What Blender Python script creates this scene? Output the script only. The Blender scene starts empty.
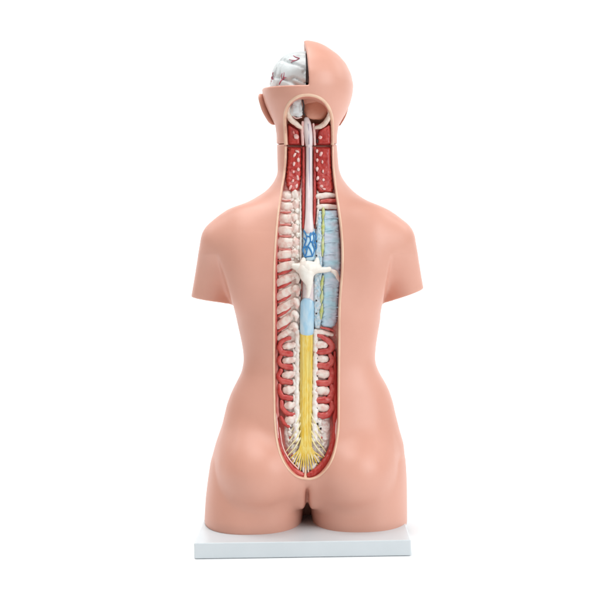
import bpy, bmesh, math, random
import numpy as np
from mathutils import Vector, noise as mnoise

random.seed(7)
scene = bpy.context.scene
COL = scene.collection

# ------------------------------------------------------------------ units
# 1 unit of the working space = 1/600 m.  (u, v) are measured in the plane Y=0
# (u to the right, v downwards), Y is depth, negative towards the camera.
D, CX, HV, ZC = 1100.0, 300.0, 250.0, 281.5
S = 1.0 / 600.0


def W(u, v, Y):
    return ((u - CX) * S, Y * S, (ZC - (v - HV)) * S)


def Wn(a):
    return np.stack([(a[:, 0] - CX) * S, a[:, 1] * S, (ZC - (a[:, 2] - HV)) * S], 1)


def unproj(px, py, Y):
    k = (D + Y) / D
    return CX + (px - CX) * k, HV + (py - HV) * k


# ------------------------------------------------------------------ materials
def mat(name, col, rough=0.4, col2=None, scale=60.0, bump=0.0, bscale=200.0, coat=0.0, spec=0.5, detail=4.0,
        stretch=None, lo=0.35, hi=0.65, sss=0.0, rvar=0.0):
    m = bpy.data.materials.new(name)
    m.use_nodes = True
    nt = m.node_tree
    b = nt.nodes['Principled BSDF']
    b.inputs['Roughness'].default_value = rough
    b.inputs['Coat Weight'].default_value = coat
    b.inputs['Coat Roughness'].default_value = 0.18
    b.inputs['Specular IOR Level'].default_value = spec
    if sss:
        b.inputs['Subsurface Weight'].default_value = sss
        b.inputs['Subsurface Radius'].default_value = (1.0, 0.4, 0.25)
        b.inputs['Subsurface Scale'].default_value = 0.006
    b.inputs['Base Color'].default_value = (*col, 1)
    tc = nt.nodes.new('ShaderNodeTexCoord')
    mp = nt.nodes.new('ShaderNodeMapping')
    if stretch:
        mp.inputs['Scale'].default_value = stretch
    nt.links.new(tc.outputs['Object'], mp.inputs['Vector'])
    if col2 is not None:
        n = nt.nodes.new('ShaderNodeTexNoise')
        n.inputs['Scale'].default_value = scale
        n.inputs['Detail'].default_value = detail
        nt.links.new(mp.outputs['Vector'], n.inputs['Vector'])
        r = nt.nodes.new('ShaderNodeValToRGB')
        r.color_ramp.elements[0].position = lo
        r.color_ramp.elements[1].position = hi
        r.color_ramp.elements[0].color = (*col, 1)
        r.color_ramp.elements[1].color = (*col2, 1)
        nt.links.new(n.outputs['Fac'], r.inputs['Fac'])
        nt.links.new(r.outputs['Color'], b.inputs['Base Color'])
    if rvar:
        n3 = nt.nodes.new('ShaderNodeTexNoise')
        n3.inputs['Scale'].default_value = 35
        n3.inputs['Detail'].default_value = 5
        nt.links.new(mp.outputs['Vector'], n3.inputs['Vector'])
        mr = nt.nodes.new('ShaderNodeMapRange')
        mr.inputs['To Min'].default_value = rough - rvar
        mr.inputs['To Max'].default_value = rough + rvar
        nt.links.new(n3.outputs['Fac'], mr.inputs['Value'])
        nt.links.new(mr.outputs['Result'], b.inputs['Roughness'])
    if bump:
        n2 = nt.nodes.new('ShaderNodeTexNoise')
        n2.inputs['Scale'].default_value = bscale
        n2.inputs['Detail'].default_value = 3
        nt.links.new(mp.outputs['Vector'], n2.inputs['Vector'])
        bp = nt.nodes.new('ShaderNodeBump')
        bp.inputs['Strength'].default_value = bump
        bp.inputs['Distance'].default_value = 0.002
        nt.links.new(n2.outputs['Fac'], bp.inputs['Height'])
        nt.links.new(bp.outputs['Normal'], b.inputs['Normal'])
    return m


M = {}
M['skin'] = mat('skin_vinyl', (0.645, 0.315, 0.232), 0.42, (0.68, 0.345, 0.26), 9.0, bump=0.03, bscale=260, spec=0.5, rvar=0.06)
M['rim'] = mat('fat_cream', (0.80, 0.56, 0.40), 0.38, (0.72, 0.44, 0.31), 40, bump=0.05)
M['wall'] = mat('cut_wall', (0.62, 0.20, 0.15), 0.4, (0.68, 0.33, 0.26), 60, bump=0.1)
M['bed'] = mat('muscle_bed', (0.55, 0.11, 0.09), 0.35, (0.66, 0.24, 0.20), 70, bump=0.2)
M['muscle'] = mat('muscle_red', (0.37, 0.020, 0.017), 0.32, (0.52, 0.055, 0.042), 90, bump=0.25, bscale=160, stretch=(3, 3, 0.6))
M['band'] = mat('band_red', (0.48, 0.042, 0.038), 0.28, (0.60, 0.12, 0.10), 110, bump=0.15)
M['bandpink'] = mat('band_pink', (0.60, 0.16, 0.14), 0.3, (0.70, 0.30, 0.26), 110, bump=0.15)
M['pink'] = mat('tendon_pink', (0.78, 0.42, 0.38), 0.3, (0.82, 0.60, 0.55), 90, bump=0.1)
M['bone'] = mat('bone_ivory', (0.80, 0.71, 0.64), 0.36, (0.70, 0.42, 0.36), 130, bump=0.22, bscale=240, lo=0.42, hi=0.72)
M['vert'] = mat('vertebra_ivory', (0.84, 0.79, 0.72), 0.33, (0.78, 0.71, 0.63), 90, bump=0.1, bscale=300)
M['fatwhite'] = mat('dura_white', (0.80, 0.76, 0.71), 0.36, (0.72, 0.56, 0.48), 160, bump=0.35, bscale=330, lo=0.42, hi=0.75)
M['sac'] = mat('sacral_white', (0.78, 0.72, 0.67), 0.36, (0.64, 0.38, 0.34), 150, bump=0.45, bscale=300, lo=0.45, hi=0.72)
M['cord'] = mat('cord_white', (0.78, 0.70, 0.68), 0.3, (0.70, 0.58, 0.58), 50, bump=0.05, stretch=(3, 3, .4))
M['cordline'] = mat('cord_line', (0.48, 0.42, 0.50), 0.4)
M['blue'] = mat('dura_blue', (0.33, 0.56, 0.72), 0.33, (0.52, 0.66, 0.74), 60, bump=0.12, stretch=(2, 2, .6))
M['bluemesh'] = mat('plexus_pale', (0.42, 0.64, 0.78), 0.35, (0.60, 0.74, 0.80), 90, bump=0.2)
M['vein'] = mat('vein_blue', (0.02, 0.15, 0.40), 0.3, (0.05, 0.24, 0.50), 120)
M['panel'] = mat('pleura_blue', (0.40, 0.61, 0.70), 0.36, (0.56, 0.59, 0.68), 55, bump=0.3, stretch=(.6, 1.5, 1.6))
M['granblue'] = mat('granular_blue', (0.38, 0.56, 0.66), 0.4, (0.66, 0.66, 0.66), 200, bump=0.5, bscale=350)
M['yellow'] = mat('nerve_yellow', (0.76, 0.50, 0.05), 0.3, (0.80, 0.65, 0.20), 80, bump=0.3, bscale=300, stretch=(4, 4, .35))
M['yellowpale'] = mat('nerve_pale', (0.76, 0.62, 0.22), 0.32, (0.80, 0.74, 0.52), 120, bump=0.1)
M['ygreen'] = mat('nerve_green', (0.46, 0.50, 0.13), 0.35, (0.56, 0.58, 0.34), 160)
M['dark'] = mat('foramen_shade_dark', (0.035, 0.02, 0.018), 0.6)  # near-black of the foramina, also the painted shade of the midline sheet
M['brain'] = mat('brain_grey', (0.66, 0.70, 0.70), 0.36, (0.58, 0.61, 0.61), 55, bump=0.12, bscale=150)
M['artery'] = mat('artery_red', (0.36, 0.04, 0.09), 0.3, (0.55, 0.12, 0.18), 90)
M['fossa'] = mat('fossa_brown', (0.56, 0.21, 0.13), 0.4, (0.62, 0.27, 0.18), 40, bump=0.1)
M['marrow'] = mat('skull_bone', (0.78, 0.66, 0.55), 0.4, (0.66, 0.42, 0.34), 170, bump=0.35, bscale=300, lo=0.4, hi=0.75)
M['base'] = mat('board_grey', (0.60, 0.645, 0.665), 0.38, (0.63, 0.67, 0.69), 14, bump=0.03, bscale=300, rvar=0.06)
M['white'] = mat('paper_white', (0.90, 0.90, 0.90), 0.8, spec=0.1)


# ------------------------------------------------------------------ object helpers
def link_mesh(name, verts, faces, m, parent=None, smooth=True):
    me = bpy.data.meshes.new(name)
    me.from_pydata([tuple(map(float, v)) for v in verts], [], faces)
    me.update()
    if smooth:
        me.polygons.foreach_set('use_smooth', [True] * len(me.polygons))
    me.materials.append(m)
    o = bpy.data.objects.new(name, me)
    COL.objects.link(o)
    if parent is not None:
        put_child(o, parent)
    return o


def put_child(o, parent):
    # geometry is written in world coordinates: keep it where it is
    o.parent = parent
    off = parent_origin(parent)
    o.data.transform(__import__('mathutils').Matrix.Translation((-off[0], -off[1], -off[2])))
    o['_org'] = off


def parent_origin(p):
    if p.type == 'EMPTY':
        return tuple(p.location)
    if '_org' in p:
        return tuple(p['_org'])
    return (0.0, 0.0, 0.0)


def thing(name, label, cat, loc=(0, 0, 0)):
    o = bpy.data.objects.new(name, None)
    o.empty_display_size = 0.05
    o.location = loc
    o['label'] = label
    o['category'] = cat
    COL.objects.link(o)
    return o


# ------------------------------------------------------------------ implicit surface tools
def smooth_tab(xs, ys, lo, hi, step=0.5, sig=3.0):
    t = np.arange(lo - 30, hi + 30, step)
    y = np.interp(t, xs, ys)
    r = int(4 * sig / step)
    k = np.exp(-0.5 * (np.arange(-r, r + 1) * step / sig) ** 2)
    k /= k.sum()
    yp = np.concatenate([np.full(r, y[0]), y, np.full(r, y[-1])])
    y2 = np.convolve(yp, k, 'valid')
    return lambda q: np.interp(q, t, y2)


def smin(a, b, k):
    h = np.clip(0.5 + 0.5 * (b - a) / k, 0, 1)
    return b + (a - b) * h - k * h * (1 - h)


def smax(a, b, k):
    return -smin(-a, -b, k)


def normalise(f, h):
    gx, gy, gz = np.gradient(f, h)
    g = np.sqrt(gx * gx + gy * gy + gz * gz)
    return (f / np.maximum(g, 1e-3)).astype(np.float32)


def ellipsoid(U, Y, V, c, r):
    a, b, d = (U - c[0]) / r[0], (Y - c[1]) / r[1], (V - c[2]) / r[2]
    k0 = np.sqrt(a * a + b * b + d * d)
    k1 = np.sqrt((a / r[0]) ** 2 + (b / r[1]) ** 2 + (d / r[2]) ** 2)
    return (k0 * (k0 - 1.0) / np.maximum(k1, 1e-5)).astype(np.float32)


def cone(U, Y, V, a, ra, b, rb):
    a, b = np.array(a, float), np.array(b, float)
    d = b - a
    t = np.clip(((U - a[0]) * d[0] + (Y - a[1]) * d[1] + (V - a[2]) * d[2]) / d.dot(d), 0, 1.3)
    x, y, z = U - a[0] - t * d[0], Y - a[1] - t * d[1], V - a[2] - t * d[2]
    return (np.sqrt(x * x + y * y + z * z) - (ra + (rb - ra) * t)).astype(np.float32)


def loft(U, Y, V, uc, w, y0, yb, yf, n):
    s = np.abs(U - uc) / np.maximum(w, 0.5)
    dy = Y - y0
    hb, hf = np.maximum(y0 - yb, 0.5), np.maximum(yf - y0, 0.5)
    t = np.where(dy < 0, -dy / hb, dy / hf)
    return ((s ** n + t ** n) ** (1.0 / n) - 1.0).astype(np.float32)


def surface_nets(F, org, h):
    nx, ny, nz = F.shape
    sgn = F < 0
    cnt = np.zeros((nx - 1, ny - 1, nz - 1), np.int8)
    corners = [(i, j, k) for i in (0, 1) for j in (0, 1) for k in (0, 1)]
    for (i, j, k) in corners:
        cnt += sgn[i:nx - 1 + i, j:ny - 1 + j, k:nz - 1 + k]
    act = (cnt > 0) & (cnt < 8)
    idx = np.argwhere(act)
    vid = np.full(act.shape, -1, np.int32)
    vid[act] = np.arange(len(idx))
    vals = {c: F[idx[:, 0] + c[0], idx[:, 1] + c[1], idx[:, 2] + c[2]] for c in corners}
    acc = np.zeros((len(idx), 3))
    num = np.zeros(len(idx))
    for c in corners:
        for ax in range(3):
            if c[ax] == 0:
                d = list(c); d[ax] = 1; d = tuple(d)
                a, b = vals[c], vals[d]
                m = (a < 0) != (b < 0)
                t = np.where(m, a / np.where(m, a - b, 1), 0)
                p = np.tile(np.array(c, float), (len(idx), 1))
                p[:, ax] += t
                acc[m] += p[m]
                num[m] += 1
    pos = (idx + acc / num[:, None]) * h + np.array(org)
    quads = []
    for ax in range(3):
        sl0 = [slice(1, -1)] * 3; sl1 = [slice(1, -1)] * 3
        sl0[ax] = slice(0, -1); sl1[ax] = slice(1, None)
        a, b = sgn[tuple(sl0)], sgn[tuple(sl1)]
        e = np.argwhere(a != b)
        flip = a[a != b]
        o = [1, 1, 1]; o[ax] = 0
        e = e + np.array(o)
        a1, a2 = [(1, 2), (2, 0), (0, 1)][ax]
        d1 = np.zeros(3, int); d1[a1] = 1
        d2 = np.zeros(3, int); d2[a2] = 1
        q = [vid[tuple((e - x).T)] for x in (d1 + d2, d2, 0 * d1, d1)]
        q = np.stack(q, 1)
        q[~flip] = q[~flip][:, ::-1]
        quads.append(q)
    q = np.concatenate(quads)
    q = q[(q >= 0).all(1)]
    # the (u, Y, v) axes are mirrored when v turns into height: flip
    return pos, q[:, ::-1]


def net_object(name, F, org, h, m, parent, relax=2):
    pos, q = surface_nets(F, org, h)
    # light relaxation takes the grid out of the surface
    n = len(pos)
    for _ in range(relax):
        acc = np.zeros_like(pos); c = np.zeros(n)
        for i in range(4):
            a, b = q[:, i], q[:, (i + 1) % 4]
            for ax in range(3):
                acc[:, ax] += np.bincount(a, pos[b, ax], n) + np.bincount(b, pos[a, ax], n)
            c += np.bincount(a, minlength=n) + np.bincount(b, minlength=n)
        pos = 0.5 * pos + 0.5 * acc / np.maximum(c, 1)[:, None]
    w = Wn(pos)
    me = bpy.data.meshes.new(name)
    me.vertices.add(n)
    me.vertices.foreach_set('co', w.astype(np.float32).ravel())
    me.loops.add(q.size)
    me.loops.foreach_set('vertex_index', q.astype(np.int32).ravel())
    me.polygons.add(len(q))
    me.polygons.foreach_set('loop_start', np.arange(0, q.size, 4, dtype=np.int32))
    me.polygons.foreach_set('loop_total', np.full(len(q), 4, np.int32))
    me.update(calc_edges=True)
    me.validate()
    me.polygons.foreach_set('use_smooth', [True] * len(me.polygons))
    me.materials.append(m)
    o = bpy.data.objects.new(name, me)
    COL.objects.link(o)
    put_child(o, parent)
    return o


def poly_sdf(U, V, poly):
    """signed distance (negative inside) of 2-D grid points to a closed polygon"""
    p = np.array(poly, float)
    d = np.full(U.shape, 1e9)
    ins = np.zeros(U.shape, bool)
    for i in range(len(p)):
        a, b = p[i], p[(i + 1) % len(p)]
        e = b - a
        L = e.dot(e)
        if L < 1e-9:
            continue
        t = np.clip(((U - a[0]) * e[0] + (V - a[1]) * e[1]) / L, 0, 1)
        d = np.minimum(d, (U - a[0] - t * e[0]) ** 2 + (V - a[1] - t * e[1]) ** 2)
        c = (a[1] > V) != (b[1] > V)
        with np.errstate(divide='ignore', invalid='ignore'):
            xi = a[0] + (V - a[1]) / (e[1] if abs(e[1]) > 1e-9 else 1e-9) * e[0]
        ins ^= c & (U < xi)
    d = np.sqrt(d)
    return np.where(ins, -d, d)


def catmull(pts, n):
    p = np.array(pts, float)
    if len(p) < 3:
        t = np.linspace(0, 1, n)[:, None]
        return p[0] * (1 - t) + p[-1] * t
    d = np.r_[0, np.cumsum(np.maximum(np.linalg.norm(np.diff(p[:, :2], axis=0), axis=1), 1e-3))]
    q = np.vstack([2 * p[0] - p[1], p, 2 * p[-1] - p[-2]])
    out = []
    for s in np.linspace(0, d[-1], n):
        i = min(np.searchsorted(d, s, 'right') - 1, len(p) - 2)
        t = (s - d[i]) / (d[i + 1] - d[i])
        a, b, c, e = q[i], q[i + 1], q[i + 2], q[i + 3]
        out.append(0.5 * (2 * b + (c - a) * t + (2 * a - 5 * b + 4 * c - e) * t * t + (3 * b - a - 3 * c + e) * t ** 3))
    return np.array(out)


# ------------------------------------------------------------------ torso form
TORSO_L = [(130, 276.4), (150, 277), (174, 277.4), (183, 273), (191, 266), (198.6, 254), (206, 240), (211, 231), (218, 226), (230, 225),
           (262, 226), (290, 230), (308, 234.3), (322, 237.3), (340, 241.3), (352, 243.4), (362, 243.6), (372, 241.6), (382, 236.5),
           (392, 231.4), (404, 227), (424, 222.3), (442, 216), (460, 211.2), (474, 209), (494, 206.6), (512, 205.6), (540, 205)]
TORSO_R = [(130, 337), (144, 337), (156, 338), (168, 339), (176, 341.3), (184, 346.5), (192, 354), (199, 364), (206, 375), (212, 384), (218, 388),
           (232, 388), (262, 386), (290, 383), (306, 381.6), (320, 380), (332, 378), (344, 376), (356, 375), (363, 375.4), (372, 379),
           (382, 385), (390, 389), (400, 392.4), (414, 395.5), (428, 399), (442, 403.2), (460, 405), (480, 406), (516, 406), (540, 406)]
PROF = [(130, -27, 38, 5), (150, -28, 38, 5), (170, -31, 38, 4), (190, -39, 42, 3), (210, -48, 46, 2), (235, -55, 52, 2), (260, -58, 56, 2),
        (290, -58, 58, 2), (320, -52, 55, 2), (350, -44, 50, 1), (370, -44, 48, 0), (400, -51, 50, 0), (430, -60, 52, 0), (455, -64, 50, 0),
        (478, -60, 48, 0), (495, -50, 46, 0), (540, -46, 46, 0)]


def tab(rows, i, sig=4.0):
    return smooth_tab([r[0] for r in rows], [r[i] for r in rows], 30, 560, sig=sig)


H = 1.25
gu = np.arange(182, 432, H, dtype=np.float32)
gy = np.arange(-92, 72, H, dtype=np.float32)
gv = np.arange(136, 526, H, dtype=np.float32)
U, Y, V = np.meshgrid(gu, gy, gv, indexing='ij')
fl, fr = tab(TORSO_L, 1, 2.2), tab(TORSO_R, 1, 2.2)
fb, ff, f0 = tab(PROF, 1, 7), tab(PROF, 2, 7), tab(PROF, 3, 7)
row = lambda f: f(gv).astype(np.float32)[None, None, :]
ul, ur = row(fl), row(fr)
nn = np.interp(gv, [150, 232, 268, 310, 480], [2.05, 2.05, 2.5, 2.5, 2.3]).astype(np.float32)[None, None, :]
F = normalise(loft(U, Y, V, (ul + ur) / 2, (ur - ul) / 2, row(f0), row(fb), row(ff), nn), H)
F = smax(F, (V - 499) + 0 * F, 8.0)
# arms
ka = np.interp(gv, [215, 243, 258, 272, 300], [20, 18, 12, 8, 5]).astype(np.float32)[None, None, :]
armL = cone(U, Y, V, (226.3, -14, 242.5), 24.6, (211.7, 9, 303), 22.2)
armR = cone(U, Y, V, (389.2, -14, 242), 24.8, (404.4, 9, 302), 22.2)
cutL = ((V - 301.2) - 0.17 * (U - 212)) * 0.985
cutR = ((V - 296.8) + 0.37 * (U - 403)) * 0.94
F = smin(F, smax(armL, cutL, 1.2), ka)
F = smin(F, smax(armR, cutR, 1.2), ka)
# shoulder blades
F = smin(F, ellipsoid(U, Y, V, (248, -26, 258), (24, 26, 44)), 22)
F = smin(F, ellipsoid(U, Y, V, (366, -26, 255), (24, 26, 44)), 22)
# buttocks
for c in (262, 351):
    F = smin(F, ellipsoid(U, Y, V, (c, -24, 464), (44, 55, 42)), np.interp(np.abs(gu - 306.5), [0, 40, 66, 84, 94], [9, 9, 18, 14, 5]).astype(np.float32)[:, None, None])


# armpit folds: the arm drops back behind the edge of the trunk, more and more towards its underside
def fold(F, side, curve):
    xc = np.interp(gv, [c[1] for c in curve], [c[0] for c in curve])
    A = np.interp(gv, [254, 268, 285, 306, 316], [0, 11, 23, 29, 29])
    d = side * (gu[:, None] - xc[None, :])
    q = np.clip((d + 1.6) / 4.2, 0, 1)
    dl = A[None, :] * q * q * (3 - 2 * q) * np.exp(-np.maximum(d, 0) / 17.0)
    dl[:, gv > 316] = 0
    ny = len(gy)
    w = np.clip((22 - gy) / 22, 0, 1)
    pos = np.arange(ny)[None, :, None] - dl[:, None, :] * w[None, :, None] / H
    pos = np.clip(pos, 0, ny - 1.001)
    i0 = pos.astype(np.int32)
    t = (pos - i0).astype(np.float32)
    return np.take_along_axis(F, i0, 1) * (1 - t) + np.take_along_axis(F, i0 + 1, 1) * t


F = fold(F, -1, [(220.6, 250), (221.8, 257), (223.8, 266), (227, 277), (230.6, 290), (234.4, 306), (235, 316)])
F = fold(F, 1, [(387.6, 250), (387.0, 256), (386.0, 266), (384.6, 277), (383, 289), (381.4, 306), (381, 316)])


# thighs
def thigh(a, b, yb, yf):
    uc, w = (a + b) / 2, (b - a) / 2
    return normalise(loft(U, Y, V, uc, w, np.float32(-4), np.float32(yb), np.float32(yf), 2.35), H)


tl = smax(thigh(row(fl), np.interp(gv, [480, 500, 524], [305.6, 304.0, 301.6]).astype(np.float32)[None, None, :], np.interp(gv, [440, 470, 510], [-48, -60, -66.5]).astype(np.float32)[None, None, :], 50.0), 450 - V, 8)
tr = smax(thigh(np.interp(gv, [480, 500, 524], [307.6, 309.6, 312.6]).astype(np.float32)[None, None, :], row(fr), np.interp(gv, [440, 470, 510], [-48, -60, -65]).astype(np.float32)[None, None, :], 50.0), 450 - V, 8)
thg = smin(tl, tr, 1.0)
F = smin(F, thg, np.interp(np.abs(gu - 306.5), [0, 40, 70, 88], [5, 6, 7, 0.6]).astype(np.float32)[:, None, None])
F = smin(F, ellipsoid(U, Y, V, (307, 24, 496), (18, 22, 32)), 4)
# cleft and front hollow
F = smax(F, -ellipsoid(U, Y, V, (306.8, -72, 489.5), (3.0, 29, 17)), 5)
F = smax(F, -ellipsoid(U, Y, V, (307, -66, 519), (3.7, 66, 29)), 2.5)
F = smax(F, V - 518.6, 0.6)
# navel furrow of the spine below the shoulder blades is left to the cut-out


def surf_map(F, sub):
    """depth of the first (camera side) crossing for every (u, v)"""
    inside = F < 0
    first = inside.argmax(1)
    has = inside.any(1)
    i0 = np.clip(first - 1, 0, F.shape[1] - 2)
    I, K = np.meshgrid(np.arange(F.shape[0]), np.arange(F.shape[2]), indexing='ij')
    a, b = F[I, i0, K], F[I, i0 + 1, K]
    t = np.where(np.abs(a - b) > 1e-6, a / (a - b + 1e-12), 0)
    y = sub[1][0] + (i0 + np.clip(t, 0, 1)) * H
    return np.where(has, y, np.nan)


TS = surf_map(F, (gu, gy, gv))

# ------------------------------------------------------------------ head form
HEAD_R = [(38, 308), (41.8, 312), (43, 319), (46, 325.5), (50, 331.5), (56.5, 340), (65, 347), (75, 351.6), (85, 353.6), (94, 352.8), (103, 350.4), (112, 346.4),
          (119, 342.4), (125, 338.6), (135, 337), (150, 337)]
HEADP = [(40, -4, 14, 6), (46, -22, 30, 6), (54, -36, 44, 6), (65, -47, 55, 6), (80, -54, 62, 6), (92, -55, 64, 6), (105, -50, 62, 6), (118, -39, 56, 6),
         (128, -30, 46, 6), (140, -27, 39, 5), (155, -27, 38, 5)]
hu = np.arange(250, 362, 1.0, dtype=np.float32)
hy = np.arange(-64, 84, 1.0, dtype=np.float32)
hv = np.arange(36, 152, 1.0, dtype=np.float32)
HU, HY, HVV = np.meshgrid(hu, hy, hv, indexing='ij')
hr = tab(HEAD_R, 1, 1.2)
hrow = lambda f: f(hv).astype(np.float32)[None, None, :]
huc = np.interp(hv, [112, 130], [307.5, 306.9]).astype(np.float32)[None, None, :]
ww = np.maximum(hrow(hr) + 0.3 * (huc < 307.2) - huc, 0.6)
hb, hf, h0 = tab(HEADP, 1, 2.5), tab(HEADP, 2, 2.5), tab(HEADP, 3, 2.5)
G = normalise(loft(HU, HY, HVV, huc, ww, hrow(h0), hrow(hb), hrow(hf), 2.15), 1.0)
G = smax(G, 41.3 - HVV, 3.0)
# face on the far side: jaw, chin, nose, brow, lips, eye hollows
G = smin(G, ellipsoid(HU, HY, HVV, (307.5, 36, 122), (28, 28, 20)), 8)
G = smin(G, ellipsoid(HU, HY, HVV, (307.5, 57, 136), (11, 9, 7)), 8)
G = smin(G, ellipsoid(HU, HY, HVV, (307.5, 68, 106), (6, 11, 6)), 6)
G = smin(G, ellipsoid(HU, HY, HVV, (307.5, 64, 97), (3.5, 6, 13)), 5)
G = smin(G, ellipsoid(HU, HY, HVV, (307.5, 62, 122), (10, 6, 3.4)), 3)
for s in (-1, 1):
    G = smax(G, -ellipsoid(HU, HY, HVV, (307.5 + s * 15, 68, 90), (9, 9, 6)), 5)
    G = smin(G, ellipsoid(HU, HY, HVV, (307.5 + s * 15, 55.5, 91), (7, 6, 4.6)), 2)
_h = H
H = 1.0
HS = surf_map(G, (hu, hy, hv))
H = _h


def fill(A):
    A = A.copy()
    for i in range(A.shape[0]):
        r = A[i]
        ok = ~np.isnan(r)
        A[i] = np.interp(np.arange(len(r)), np.flatnonzero(ok), r[ok]) if ok.any() else 0
    return A


TSf, HSf = fill(TS), fill(HS)


def bil(A, us, vs, u, v):
    h = us[1] - us[0]
    x = np.clip((u - us[0]) / h, 0, len(us) - 1.001)
    y = np.clip((v - vs[0]) / h, 0, len(vs) - 1.001)
    i, j = int(x), int(y)
    a, b = x - i, y - j
    return (A[i, j] * (1 - a) * (1 - b) + A[i + 1, j] * a * (1 - b) + A[i, j + 1] * (1 - a) * b + A[i + 1, j + 1] * a * b)


def skinY(px, py, part='t'):
    """depth of the skin seen at photo position px, py"""
    y = -45.0
    for _ in range(4):
        u, v = unproj(px, py, y)
        y = float(bil(TSf, gu, gv, u, v) if part == 't' else bil(HSf, hu, hv, u, v))
    return y


# the middle of the cut-out follows the skin beside it, smoothed
_mid = {}
_vs = np.arange(90, 486, 2.0)
_m = []
for q in _vs:
    prt = 't' if q > 146 else 'h'
    a = [skinY(x, q, prt) for x in (np.interp(q, [150, 250, 400], [290, 284, 284]), 306, np.interp(q, [150, 250, 400], [326, 332, 330]))]
    _m.append(0.3 * a[0] + 0.4 * a[1] + 0.3 * a[2])
_mf = smooth_tab(_vs, _m, 90, 486, 1.0, 5.0)
DEPTH = 15.0


def P(px, py, h=0.0):
    """point of the cut-out floor seen at px, py, raised h towards the viewer"""
    y = float(_mf(py)) + DEPTH - h + 0.0035 * (px - 307) ** 2 * 0.6
    u, v = unproj(px, py, y)
    return (u, v, y)


def Pw(px, py, h=0.0):
    return W(*P(px, py, h))


# ------------------------------------------------------------------ cut-out outline
OUT_T = [(285.0, 146.5), (284.8, 158), (284.2, 168), (283, 178), (281.2, 188), (279, 202), (277, 216), (275.2, 236), (273.8, 258), (273.2, 280), (273.2, 316),
         (273.2, 360), (273.4, 390), (273.8, 412), (274.4, 424), (276, 440), (279.6, 455), (285.6, 467), (293.6, 475.6), (300, 478.6), (306, 479.6),
         (312.5, 479.4), (321, 475.6), (329.5, 466.5), (334.6, 455), (337.8, 440), (339.4, 424), (339.6, 400), (339.8, 366), (340, 340), (340.4, 310),
         (341.6, 290), (343.2, 270), (343.4, 250), (342.2, 230), (340, 212), (337, 192), (334.4, 172), (333.4, 158), (333.2, 146.5)]
OUT_H = [(285.2, 145), (284.6, 134), (284, 122), (284.8, 112), (287.6, 104), (292.6, 98.6), (299.5, 95.2), (307.5, 94.0), (315.5, 95.2), (323, 99),
         (328.6, 105.6), (331.8, 114), (333, 124), (333.2, 134), (333.2, 145)]


def lift(outline, part, ins=0.0):
    r = []
    for (x, y) in outline:
        yy = skinY(x, y, part)
        r.append(unproj(x, y, yy))
    return r


# carve the torso
P2 = catmull(OUT_T, 160)
poly = lift(P2, 't')
poly = [(poly[0][0], 120.0)] + poly + [(poly[-1][0], 120.0)]
A2, B2 = np.meshgrid(gu, gv, indexing='ij')
d2 = poly_sdf(A2, B2, poly).astype(np.float32)
fl_y = np.array([float(_mf(v)) for v in gv], np.float32) + DEPTH + 2.5
car = np.maximum(d2[:, None, :] + 1.6, Y - fl_y[None, None, :])
F = np.maximum(F, -car)
F = np.maximum(F, (144.2 - 0.075 * Y) - V)      # flat neck joint
tor = thing('torso_model', 'pink torso seen from behind, arm stumps and opened spine, standing on the board', 'anatomical model', (0.0, 0.0, 14.6 * S))
head = thing('head_model', 'bald pink head seen from behind with its left skullcap removed', 'anatomical head', W(307.5, 144, 5))
skin = net_object('body_skin', F[:, :, :], (gu[0], gy[0], gv[0]), 1.25, M['skin'], tor)
del F, car, U, Y, V, tl, tr, thg, armL, armR

# carve the head
P2h = catmull(OUT_H, 90)
polyh = lift(P2h, 'h')
polyh = [(polyh[0][0], 175.0)] + polyh + [(polyh[-1][0], 175.0)]
A3, B3 = np.meshgrid(hu, hv, indexing='ij')
d3 = poly_sdf(A3, B3, polyh).astype(np.float32)
flh = np.array([float(_mf(v)) for v in hv], np.float32) + DEPTH + 2.5
flh = flh + np.interp(hv, [94, 100, 122, 130], [10, 10, 10, 0]).astype(np.float32)
car = np.maximum(d3[:, None, :] + 1.6, HY - flh[None, None, :])
Gs = G.copy()
G = np.maximum(G, -car)
ucut = np.interp(hv, [41, 60, 86], [303.2, 306.6, 308.6]).astype(np.float32)[None, None, :]
cap = np.maximum(HU - ucut, HVV - (88.4 - 0.085 * HY))                 # the lifted-off quarter
G = smax(G, -cap, 1.6)
cav = np.maximum(np.maximum(Gs + 6.0, HVV - 89.0), 0 * Gs - 50)   # hollow skull
G = np.maximum(G, -cav)
G = np.maximum(G, HVV - (143.85 - 0.075 * HY))
hskin = net_object('head_skin', G, (hu[0], hy[0], hv[0]), 1.0, M['skin'], head)
del G, Gs, car, cap, cav


# ------------------------------------------------------------------ rim and wall of the cut
def rim_strip(outline, part, parent, nseg, rings, m, name, closed=False):
    pts = catmull(outline, nseg)
    n = len(pts)
    tan = np.gradient(pts, axis=0)
    tan /= np.linalg.norm(tan, axis=1)[:, None]
    c = np.array([307.0, 0])
    nor = np.stack([-tan[:, 1], tan[:, 0]], 1)
    # inward = towards the middle of the cut-out
    mid = pts.mean(0)
    if ((mid - pts) * nor).sum() < 0:
        nor = -nor
    verts, faces = [], []
    ys = np.array([skinY(x, y, part) for x, y in pts])
    k = np.ones(7) / 7
    ys = np.convolve(np.r_[[ys[0]] * 3, ys, [ys[-1]] * 3], k, 'valid')
    for i in range(n):
        for (off, dep) in rings:
            x, y = pts[i] + nor[i] * off
            if dep == 'floor':
                u, v, yy = P(x, y, -1.5)
                if part == 'h' and y < 126:
                    yy += 9
                    u, v = unproj(x, y, yy)
            else:
                yy = ys[i] + dep
                u, v = unproj(x, y, yy)
            verts.append(W(u, v, yy))
    r = len(rings)
    for i in range(n - 1):
        for j in range(r - 1):
            a = i * r + j
            faces.append((a, a + 1, a + r + 1, a + r))
    return link_mesh(name, verts, faces, m, parent)


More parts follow.
